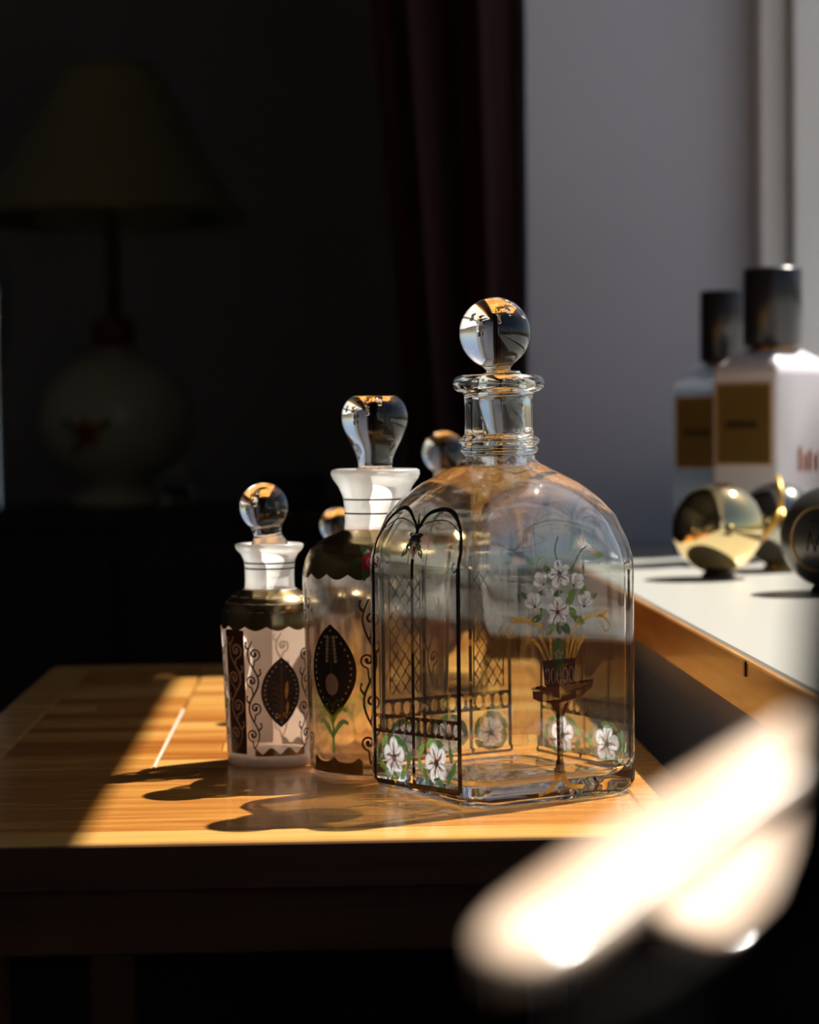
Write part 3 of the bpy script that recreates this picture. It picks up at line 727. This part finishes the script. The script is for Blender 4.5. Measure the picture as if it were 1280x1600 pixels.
def make_small(px, depth, label, k=1.0, simple=False):
    p = at(px, 1150, depth)
    D = thing('stoppered_bottle', label, 'bottle', (p.x, depth, T), group='round stoppered glass bottles on the table')
    pr = [(19, 0.0), (22.6, 0.25), (23.4, 1.2), (23.7, 6), (24.2, 20), (25.0, 45), (26.0, 66), (26.4, 73), (26.3, 77), (25.4, 82), (23.4, 86.2), (20.4, 89.2), (16.4, 91.4), (13.7, 93.2)]
    nk = [(13.4, 93.3), (13.1, 97), (13.2, 104), (13.6, 108), (15.2, 111.4), (17.4, 113.6), (18.3, 115.2), (18.2, 116.6), (17.0, 117.2), (15.6, 116.6), (14.6, 115.4)]
    body = obj('bottle_body', revolve([(a*.001, b*.001) for a, b in pr], 96, cap1=False), M['frost_body'], D)
    obj('neck', revolve([(a*.001, b*.001) for a, b in nk], 72, cap0=False, cap1=False), M['frost'], D)
    st = obj('stopper', plug_stopper(ball_profile(0.0090, 0.0100, -0.018, 0.0015, 0.0076, 0.0212, 0.0130)), M['glass'], D, (0, 0, 0.1155))
    st.rotation_euler = (0, radians(-7), 0)
    obj('base_disc', revolve([(0.010, 0.0012), (0.0205, 0.0008), (0.0228, 0.0018), (0.0229, 0.0045), (0.021, 0.0058), (0.008, 0.0062)], 64), M['frost_ring'], D)
    sc = lambda a: 74.6 - 2.2*abs(sin(a*7.0 + 0.35))
    band(pr, 'painted_shoulder', D, M['lustre'], sc, lambda a: 92.6, 224, rows=10)
    for a in (14, 134, 254):
        a = radians(a)
        band(pr, 'painted_foot_band', D, M['lustre'], lambda q: 6.2, lambda q, a=a: 7.2 + 3.4*abs(sin((q-a)*8 + 0.2))**1.5, 48, a - radians(34), a + radians(34), rows=2)
    neck_lines(nk[:5], D, (104.0, 106.9))
    for a in ((14, -46) if simple else (14, -46, 134, 74, 254, 194)):
        P = Paint(cyl_map(pr, radians(a), 25.5))
        if a in (14, 134, 254):
            medallion(P, 0, 40, 22, 37, 'small'); P.build('painted_medallion', D)
        else:
            P.fill([(-6.4, 7), (-2, 7), (2, 7), (6.4, 7)] + [(6.7, 7 + 64.5*k/12) for k in range(1, 12)] + [(6.9, 72.4), (2, 72.9), (-2, 72.9), (-6.9, 72.4)] + [(-6.7, 71.5 - 64.5*k/12) for k in range(1, 12)], 'brown_paint', 1, 4)
            scroll(P, 0.2, 10, 69, 12.0, 'cream_paint', 1.35, 1, 3, 4)
            P.build('painted_stripe', D)
            for s in (-1, 1):
                Q = Paint(cyl_map(pr, radians(a), 25.5)); scroll(Q, s*11.6, 10, 67, 9.5, 'brown_paint', 1.05, s, 2, 4); Q.build('painted_scroll', D)
    return D
small = make_small(424.5, 1.196, 'small frosted glass bottle with black scroll stripe, shortest of the front three')

def make_mid():
    p = at(591, 1150, 1.163)
    D = thing('stoppered_bottle', 'middle sized glass bottle with roses on its bronze shoulder and a flat topped stopper', 'bottle', (p.x, 1.163, T), group='round stoppered glass bottles on the table')
    pr = [(20, 0.3), (33.2, 0.2), (34.8, 0.9), (35.6, 3), (36.2, 20), (37.2, 55), (38.2, 88), (38.5, 98), (38.2, 104), (36.9, 110), (34.2, 115.2), (30.0, 119.2), (24.6, 122.0), (19.0, 124.2), (16.6, 125.6)]
    th = 2.6
    inn = [(15.6, 125.2), (18.2, 122.2), (23.6, 119.6), (28.4, 116.8), (32.0, 113.2), (34.4, 108.6), (35.6, 103), (35.9, 97), (35.5, 86), (34.4, 52), (33.4, 18), (32.6, 10), (30.4, 7.2), (24, 6.0), (12, 6.8), (4, 7.2)]
    rings = [circle(a*.001, b*.001, 96) for a, b in pr + inn]
    obj('bottle_body', loft(bmesh.new(), rings), M['blown_b'], D)
    nk = [(16.5, 125.8), (16.1, 129), (16.2, 136), (16.9, 142), (19.2, 147.6), (22.2, 151.6), (23.2, 154), (23.0, 156), (21.4, 156.8), (19.4, 156.2), (18.0, 154.6)]
    obj('neck', revolve([(a*.001, b*.001) for a, b in nk], 80, cap0=False, cap1=False), M['frost'], D)
    # flat topped bulb
    sp = [(3, -24), (8.6, -23.6), (9.6, -22.4), (11.4, 0), (10.8, 1.4)] + [tuple(q) for q in smooth_prof([(8.9, 3.0), (9.0, 6), (10.6, 11), (13.6, 17), (16.2, 23), (17.2, 28.5), (16.6, 33.2), (14.6, 37), (12.4, 39.2)], 4)] + [(12.0, 39.6), (11.4, 39.9), (4, 39.8)]
    obj('stopper', revolve([(a*.001, b*.001) for a, b in sp], 64), M['glass'], D, (0, 0, 0.1545))
    sc = lambda a: 104.2 - 2.8*abs(sin(a*9.5 + 0.75))
    band(pr, 'painted_shoulder', D, M['lustre'], sc, lambda a: 125.2, 304, rows=12)
    for a in (-40, 80, 200):
        a = radians(a)
        band(pr, 'painted_foot_band', D, M['lustre'], lambda q: 2.6, lambda q, a=a: 8.2 + 3.0*(1-abs(sin((q-a)*8)))**1.6, 64, a - radians(26), a + radians(26), rows=3)
        P = Paint(cyl_map(pr, a, 37.0)); 
        if a < 0: medallion(P, 0, 55, 29, 47.6, 'mid'); P.build('painted_medallion', D)
        P = Paint(cyl_map(pr, a, 37.0))
        P.stroke([(0, 33), (0.3, 26), (0, 13)], lambda s: 1.3+0.5*s, 'leaf_paint', 2)
        for s in (-1, 1):
            P.stroke(spline([(0, 21), (s*3, 26), (s*6.5, 29.4), (s*9.5, 28.2)]), lambda q: 1.2+1.4*sin(pi*q), 'leaf_paint', 3)
            P.stroke(spline([(0, 28), (s*2.5, 33), (s*6, 36), (s*8.5, 34.5)]), lambda q: 1.2+1.2*sin(pi*q), 'lime_paint', 3)
        P.build('painted_sprig', D)
        for s in (-1, 1):
            P = Paint(cyl_map(pr, a + s*radians(33), 37.0)); scroll(P, 0, 8, 92, 11.0, 'brown_paint', 1.25, s, 2, 4); P.build('painted_scroll', D)
        P = Paint(cyl_map(pr, a + radians(40), 37.0))     # rose on the shoulder
        for k in range(6): P.fill(leaf(-2 + 9*cos(k*1.05), 110.5 + 5.6*sin(k*1.05), 10, 3.6, k*1.05 + 0.4), 'green_paint', 1, 2)
        P.fill([(-4 + 4.6*cos(2*pi*k/14), 110.5 + 4.6*sin(2*pi*k/14)) for k in range(14)], 'red_paint', 2, 2)
        P.fill([(0.8 + 5.2*cos(2*pi*k/14), 110 + 5.0*sin(2*pi*k/14)) for k in range(14)], 'white_paint', 3, 2)
        P.fill([(4.0 + 3.2*cos(2*pi*k/14), 108 + 3.8*sin(2*pi*k/14)) for k in range(14)], 'pink_paint', 2, 2)
        P.stroke(spiral(-1.2, 110.6, 3.4, 2.0, 2.0, 1, 30), 0.7, 'red_paint', 5, 0.7); P.stroke(spiral(-3.6, 110.6, 2.6, 0, 1.6, -1, 24), 0.5, 'pink_paint', 5, 0.7)
        P.build('painted_rose', D)
    neck_lines(nk[:6], D, (134.0, 141.2))
    return D
mid = make_mid()

def copy_thing(o, label):
    c = o.copy(); C.objects.link(c); c['label'] = label
    for ch in list(o.children):
        d = ch.copy(); C.objects.link(d); d.parent = c
    return c
far_small = copy_thing(small, 'small frosted bottle, only its clear ball stopper showing behind the flat stoppered bottle')
q = at(533, 1110, 1.40); far_small.location = (q.x, 1.40, T); far_small.scale = (0.86, 0.86, 0.86); far_small.rotation_euler = (0, 0, radians(70))
# tall bottle hidden behind the decanter
q = at(697, 1080, 1.50)
B = thing('stoppered_bottle', 'clear glass bottle standing behind the square decanter, its ball stopper at the decanter neck', 'bottle', (q.x, 1.50, T), group='round stoppered glass bottles on the table')
pr = [(16, .3), (27, .2), (28.4, 1), (29, 4), (29.6, 60), (29.4, 84), (27.4, 95), (22, 103), (15, 109), (11.2, 115), (10.6, 126), (11.4, 132), (13.4, 136), (14.0, 137.6), (13.2, 139), (11, 139.2), (9.2, 136), (8.6, 124), (9.4, 113), (13.4, 107), (20, 101), (25, 93), (27, 84), (27.2, 60), (26.6, 10), (24, 6.4), (14, 6), (4, 6.4)]
obj('bottle_body', loft(bmesh.new(), [circle(a*.001, b*.001, 72) for a, b in pr]), M['glass_b'], B)
st = obj('stopper', plug_stopper(ball_profile(0.0068, 0.0074, -0.018, 0.0015, 0.0066, 0.0232, 0.0142)), M['glass'], B, (0, 0, 0.138))
band(pr[:9], 'painted_band', B, M['lustre'], lambda a: 92 - 2*abs(sin(a*8)), lambda a: 108, 128, rows=6)
for a in (0, 120, 240):
    P = Paint(cyl_map(pr[:9], radians(a), 29)); medallion(P, 0, 48, 22, 42, 'mid'); P.build('painted_medallion', B)

# ------------------------------------------------------------------ things on the sill
def perfume(px, py_base, depth, A, hb, capr, caph, rot, label, body_m, text):
    p = at(px, py_base, depth)
    D = thing('perfume_bottle', label, 'perfume bottle', (p.x, depth, ZS), rot, 'black capped perfume bottles on the sill')
    rings = []
    for a, z in ((A*0.9, 0.0), (A*0.98, 0.0008), (A, 0.003), (A, hb*0.45), (A, hb*0.88), (A*0.985, hb*0.905), (A*0.80, hb*0.955), (A*0.55, hb*0.99), (A*0.48, hb)):
        rings.append([Vector((x, y, z)) for x, y in rsq(a, a*0.10, 3, 5)])
    obj('bottle_body', loft(bmesh.new(), rings), body_m, D)
    obj('collar', revolve([(capr*0.7, hb+0.0002), (capr*0.78, hb + 0.0006), (capr*0.78, hb + 0.003), (capr*0.7, hb + 0.0034)], 40), M['brass'], D)
    obj('cap', revolve([(capr*0.9, hb+0.0036), (capr, hb + 0.0042), (capr, hb + caph - 0.002), (capr*0.96, hb + caph), (capr*0.4, hb + caph)], 56), M['cap_black'], D)
    # label plate on the face that looks to the left (local -x face), with a raised rim
    z0, z1 = hb*0.455, hb*0.455 + hb*0.385
    l = obj('label_plate', bx(-A - 0.0009, -A - 0.0001, -A*0.86, A*0.86, z0, z1, bevel=0.0003), M['label_gold'], D, smooth=False)
    bm = bmesh.new(); e = 0.0022
    for s in ((-A*.86, A*.86, z0, z0+e), (-A*.86, A*.86, z1-e, z1), (-A*.86, -A*.86+e, z0+e, z1-e), (A*.86-e, A*.86, z0+e, z1-e)): box(bm, -A - 0.0013, -A - 0.00095, s[0], s[1], s[2], s[3])
    obj('label_rim', bm, M['label_rim'], l, smooth=False)
    bm = bmesh.new(); zc = (z0+z1)/2
    for k in range(7):
        y = A*0.50 - k*A*0.145
        box(bm, -A - 0.0012, -A - 0.00095, y - A*0.045, y + A*0.045, zc - 0.0034, zc + (0.0034 if k % 2 else 0.0024))
    obj('label_lettering', bm, M['black_paint'], l, smooth=False)
    if text:
        bm = bmesh.new()
        for k, (y, h) in enumerate(((-0.25, 0.020), (-0.05, 0.014), (0.12, 0.017), (0.34, 0.014), (0.56, 0.018))):
            y *= A; box(bm, y, y + A*0.10, -A - 0.0006, -A - 0.0001, hb*0.42, hb*0.42 + h)
        obj('printed_lettering', bm, M['orange_paint'], D, smooth=False)
    return D
pf = perfume(1209, 872, 1.80, 0.0345, 0.168, 0.0238, 0.066, radians(37), 'milky white perfume bottle with orange print, taller of the two black capped ones', M['milk'], True)
pb = perfume(1130, 868, 1.90, 0.0300, 0.158, 0.0188, 0.064, radians(40), 'clear greyish perfume bottle with gold label, half hidden behind the milky white one', blown('perfume_glass', (0.80, 0.84, 0.88), 0.85), False)

def ball_flask(px, py, depth, R, label, body_m, foot_m, tassel=False, tagged=False):
    p = at(px, py, depth)
    D = thing('ball_flask', label, 'bottle', (p.x, depth, ZS), 0, 'round flasks on the sill')
    zc = R*1.10
    pr = [(R*sin(a), zc - R*cos(a)) for a in [0.05 + (pi-0.08)*k/40 for k in range(41)]]
    obj('globe', revolve(pr, 72), body_m, D)
    obj('foot', revolve([(R*0.30, 0.0), (R*0.36, 0.0004), (R*0.37, R*0.05), (R*0.33, R*0.10), (R*0.30, R*0.135)], 48), foot_m, D)
    return D, zc
f1, zc = ball_flask(1122, 900, 1.58, 0.0322, 'mirror gold globe flask on a small dark foot, leftmost round flask on the sill', M['mirror_gold'], M['cap_black'])
f2, zc = ball_flask(1216, 884, 1.66, 0.031, 'smoked mirror globe flask with a gold ribbon, behind the gold globe', M['mirror_dark'], M['brass'])
bm = bmesh.new()
tube(bm, [(-0.004, -0.031, zc + 0.012), (-0.010, -0.033, zc + 0.002), (-0.019, -0.031, zc - 0.010), (-0.024, -0.028, zc - 0.020)], [0.0022, 0.0034, 0.0024, 0.001], 8)
tube(bm, [(-0.004, -0.031, zc + 0.012), (-0.003, -0.028, zc + 0.024), (-0.002, -0.014, zc + 0.033), (0, 0, zc + 0.0345)], [0.0022, 0.002, 0.002, 0.002], 8)
tube(bm, [(-0.004, -0.031, zc + 0.012), (-0.001, -0.034, zc + 0.0), (0.002, -0.033, zc - 0.012)], [0.0024, 0.0026, 0.0012], 8)
obj('ribbon', bm, M['gold_paint'], f2)
f3, zc = ball_flask(1299, 936, 1.43, 0.0325, 'smoky dark globe flask with a gold ring and monogram, cut by the frame edge', M['smoke_metal'], M['cap_black'])
vd = (EYE - Vector((f3.location.x, f3.location.y, ZS + zc))).normalized()
vd = (vd + Vector((-0.34, 0, -0.06))).normalized()
rx = vd.cross(Vector((0, 0, 1))).normalized() * -1; uy = rx.cross(vd) * -1
if uy.z < 0: uy = -uy
def onball(u, v, R=0.0328):
    d = (vd + rx*u + uy*v).normalized(); return Vector((0, 0, zc)) + d*R
def emb(name, strokes, r, m, R=0.0328):
    bm = bmesh.new()
    for s in strokes: tube(bm, [onball(u, v, R) for u, v in s], r, 6)
    return obj(name, bm, m, f3)
emb('emblem_ring', [[(0.62*cos(2*pi*k/40), 0.78*sin(2*pi*k/40)) for k in range(41)]], 0.0009, M['brass'])
emb('emblem_monogram', [[(-0.16, -0.22), (-0.10, 0.16)], [(-0.10, 0.16), (0.02, -0.24)], [(-0.14, -0.06), (-0.03, -0.06)], [(0.0, -0.22), (0.12, 0.12)], spline([(-0.24, 0.10), (-0.16, 0.30), (0.0, 0.36), (0.18, 0.28), (0.22, 0.10)], 4), spline([(0.0, -0.02), (0.1, -0.1), (0.16, -0.24)], 4)], 0.0006, M['black_paint'])

# ------------------------------------------------------------------ curtain
cu_o = thing('curtain', 'dark wine red velvet curtain hanging beside the pale window reveal', 'curtain', (0.11, 2.02, 0.12))
bm = bmesh.new(); nx, nz = 90, 26; top = 2.30
grid = []
for j in range(nz+1):
    z = 0.12 + (top-0.12)*j/nz; row = []
    wt = 0.72 + 0.28*min(1, max(0, (z-0.70)/0.55))           # drawn in towards the window lower down
    for i in range(nx+1):
        s = i/nx
        x = 0.176 - (1-s)*0.142*wt
        y = 2.02 + 0.022*sin(s*2*pi*2.3 + 0.9) + 0.005*sin(s*2*pi*6 + z*2) + 0.004*sin(z*5 + s*7)
        row.append(bm.verts.new((x-0.11, y-2.02, z-0.12)))
    grid.append(row)
for j in range(nz):
    for i in range(nx): bm.faces.new((grid[j][i], grid[j][i+1], grid[j+1][i+1], grid[j+1][i]))
bmesh.ops.solidify(bm, geom=bm.faces[:], thickness=0.002)
obj('drape', bm, M['curtain'], cu_o)
obj('rod', tube(bmesh.new(), [(-0.32, 0, 2.185), (0.072, 0, 2.185)], 0.010, 14), M['brass'], cu_o)

# ------------------------------------------------------------------ dark back of the room
YB = 3.5
pL = at(182, 790, YB)
CT = pL.z                                   # cabinet top
cab = thing('cabinet', 'dark wooden cabinet under the table lamp in the shadowed room', 'cabinet', (pL.x, YB, 0))
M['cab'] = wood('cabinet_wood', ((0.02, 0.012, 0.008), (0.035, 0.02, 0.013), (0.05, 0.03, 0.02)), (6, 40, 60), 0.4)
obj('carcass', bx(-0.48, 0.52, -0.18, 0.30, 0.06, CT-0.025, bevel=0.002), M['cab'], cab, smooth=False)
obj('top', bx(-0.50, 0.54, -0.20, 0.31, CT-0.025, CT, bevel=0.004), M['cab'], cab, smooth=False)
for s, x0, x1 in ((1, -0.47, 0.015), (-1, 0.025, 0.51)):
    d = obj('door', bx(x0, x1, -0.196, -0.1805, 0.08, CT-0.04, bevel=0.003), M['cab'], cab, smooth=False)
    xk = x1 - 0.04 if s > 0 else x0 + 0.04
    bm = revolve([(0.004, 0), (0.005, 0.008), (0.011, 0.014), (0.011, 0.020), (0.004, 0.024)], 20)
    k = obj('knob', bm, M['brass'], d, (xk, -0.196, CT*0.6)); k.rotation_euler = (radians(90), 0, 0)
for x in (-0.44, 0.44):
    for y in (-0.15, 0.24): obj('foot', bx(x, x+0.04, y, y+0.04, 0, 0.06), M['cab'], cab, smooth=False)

lamp = thing('table_lamp', 'table lamp with yellowish cone shade and round flowered ceramic base', 'lamp', (pL.x, YB, CT))
s = YB/3500
obj('foot', revolve([(0.03, 0), (0.066, 0.001), (0.068, 0.010), (0.060, 0.020), (0.045, 0.026), (0.040, 0.034)], 48), M['ceramic'], lamp)
zb = 0.034 + 0.100
pr = [(0.040, 0.0342)] + [(0.118*sin(a)+0.002, zb - 0.105*cos(a)) for a in [0.36 + (pi-0.66)*k/24 for k in range(25)]] + [(0.030, 0.236), (0.026, 0.246)]
obj('ceramic_body', revolve(pr, 64), M['ceramic'], lamp)
P = Paint(cyl_map([(r*1000, z*1000) for r, z in pr], radians(-16), 118))
for a in range(5): P.fill(petal(0, 112, 26, 0.4 + a*1.256, 0.7), 'orange_paint', 2, 3)
P.dot(0, 112, 7, 'wine_paint', 3)
for a in (0.6, 2.6, 4.0): P.fill(leaf(34*cos(a), 112 + 26*sin(a), 34, 11, a), 'green_paint', 1, 2)
P.build('painted_flower', lamp)
obj('collar', revolve([(0.024, 0.2462), (0.031, 0.250), (0.033, 0.285), (0.026, 0.292)], 40), M['red_dark'], lamp)
obj('stem', revolve([(0.009, 0.292), (0.009, 0.50), (0.013, 0.505), (0.013, 0.545), (0.006, 0.548)], 24), M['brass'], lamp)
zs = at(182, 342, YB).z - CT; zt = at(182, 108, YB).z - CT
sh = obj('shade', revolve([(0.212, zs), (0.190, zs + 0.02), (0.072, zt)], 72, cap0=False, cap1=False), M['shade'], lamp)
obj('shade_ring', tube(bmesh.new(), [(0.212*cos(2*pi*k/48), 0.212*sin(2*pi*k/48), zs) for k in range(48)], 0.003, 6, True), M['brass'], sh)
obj('shade_ring', tube(bmesh.new(), [(0.072*cos(2*pi*k/32), 0.072*sin(2*pi*k/32), zt) for k in range(32)], 0.002, 6, True), M['brass'], sh)
for k in range(3): obj('shade_spoke', tube(bmesh.new(), [(0.009*cos(k*2.1), 0.009*sin(k*2.1), 0.52), (0.15*cos(k*2.1), 0.15*sin(k*2.1), zs + 0.02 + (0.19-0.15)/(0.19-0.072)*(zt-zs-0.02))], 0.0016, 6), M['brass'], sh)

q = at(-6, 530, 3.3)
v = thing('silver_vase', 'slim silver vase glinting at the left edge of the frame', 'vase', (q.x - 0.012, 3.36, CT))
hv = at(0, 385, 3.36).z - CT
obj('vase_body', revolve([tuple(p_) for p_ in smooth_prof([(0.018, 0), (0.026, 0.002), (0.024, 0.03), (0.018, hv*0.4), (0.022, hv*0.7), (0.026, hv*0.82), (0.018, hv*0.95), (0.022, hv)], 5)], 48), M['silver'], v)
q = at(278, 770, 3.36)
v = thing('glass_votive', 'little cut glass candle holder on the dark cabinet beside the lamp', 'candle holder', (q.x, 3.36, CT))
obj('cup', revolve([(0.018, 0), (0.026, 0.001), (0.022, 0.012), (0.030, 0.035), (0.033, 0.060), (0.030, 0.060), (0.026, 0.034), (0.010, 0.020)], 10), M['glass'], v, smooth=False)
q = at(455, 820, 3.40)
v = thing('blue_box', 'dark blue lidded box on the cabinet end', 'box', (q.x, 3.45, CT))
obj('box_body', bx(-0.05, 0.05, -0.04, 0.04, 0, 0.030, bevel=0.002), M['blue_box'], v, smooth=False)
obj('lid', bx(-0.052, 0.052, -0.042, 0.042, 0.0302, 0.044, bevel=0.002), M['blue_box'], v, smooth=False)

# ------------------------------------------------------------------ chair close to the camera
ch = thing('armchair', 'blurred armchair close by, sunlit slim wooden arm over black upholstery', 'chair', (0.05, 0.1, 0))
def chp(px, py, d): return at(px, py, d) - Vector((0.05, 0.1, 0))
arm = [chp(772, 1520, 0.253), chp(800, 1497, 0.256), chp(840, 1466, 0.261), chp(890, 1428, 0.267), chp(980, 1358, 0.278), chp(1090, 1280, 0.291), chp(1200, 1205, 0.304), chp(1300, 1140, 0.316), chp(1420, 1070, 0.330)]
def board(path, n_dir, width, th):
    """slim rounded board following path, its broad face turned to n_dir; the first end is rounded off"""
    path = [Vector(p_) for p_ in path]
    rings = []; m_ = len(path)
    for i_, p_ in enumerate(path):
        d = (path[min(m_-1, i_+1)] - path[max(0, i_-1)]).normalized()
        n_ = Vector(n_dir); n_ = (n_ - d*n_.dot(d)).normalized(); w_ = d.cross(n_)
        k = (0.35, 0.75, 0.95)[i_] if i_ < 3 else 1.0
        rings.append([p_ + w_*(sx*abs(cos(a_))**0.5*width*0.5*k) + n_*(sy*abs(sin(a_))**0.5*th*0.5*(0.6 + 0.4*k))
                      for a_ in [2*pi*(q_+0.5)/28 for q_ in range(28)] for sx, sy in [(1 if cos(a_) > 0 else -1, 1 if sin(a_) > 0 else -1)]])
    return loft(bmesh.new(), rings)
NA = (0.03, -0.285, 0.958)
obj('arm', board(arm, NA, 0.0125, 0.005), M['arm_wood'], ch)
sup = [chp(1065, 1470, 0.332), chp(1085, 1457, 0.335), chp(1110, 1440, 0.340), chp(1160, 1408, 0.347), chp(1230, 1362, 0.356), chp(1350, 1285, 0.372)]
obj('arm_support', board(sup, NA, 0.019, 0.005), M['arm_wood'], ch)
# black padded side: an upright cushion with a rounded outline, below and right of the arms
outl = [(1340, 560), (1290, 700), (1268, 860), (1254, 1000), (1245, 1120), (1240, 1240), (1230, 1340), (1200, 1420), (1140, 1480), (1050, 1535), (950, 1585), (860, 1640), (830, 1800), (900, 1960), (1500, 1960), (1700, 1300), (1600, 700)]
bm = bmesh.new()
c0 = sum((chp(x, y, 0.30) for x, y in outl), Vector())/len(outl)
fa = [bm.verts.new(chp(x, y, 0.245)) for x, y in outl]
ba = [bm.verts.new(chp(x, y, 0.245) + Vector((0.002, 0.012, 0))) for x, y in outl]
n = len(outl)
bm.faces.new(fa); bm.faces.new(ba[::-1])
for i in range(n): bm.faces.new((fa[i], ba[i], ba[(i+1) % n], fa[(i+1) % n]))
bmesh.ops.recalc_face_normals(bm, faces=bm.faces[:])
bmesh.ops.bevel(bm, geom=[e for e in bm.edges if len(e.link_faces) == 2 and any(len(f.verts) > 4 for f in e.link_faces)], offset=0.003, segments=3, affect='EDGES')
obj('upholstered_side', bm, M['leather'], ch)
obj('seat', bx(-0.30, 0.06, -0.36, 0.14, 0.38, 0.46, bevel=0.02, seg=3), M['leather'], ch)
for x in (-0.27, 0.03):
    for y in (-0.33, 0.11): obj('leg', bx(x-0.015, x+0.015, y-0.015, y+0.015, 0, 0.385, bevel=0.003), M['table_dark'], ch, smooth=False)
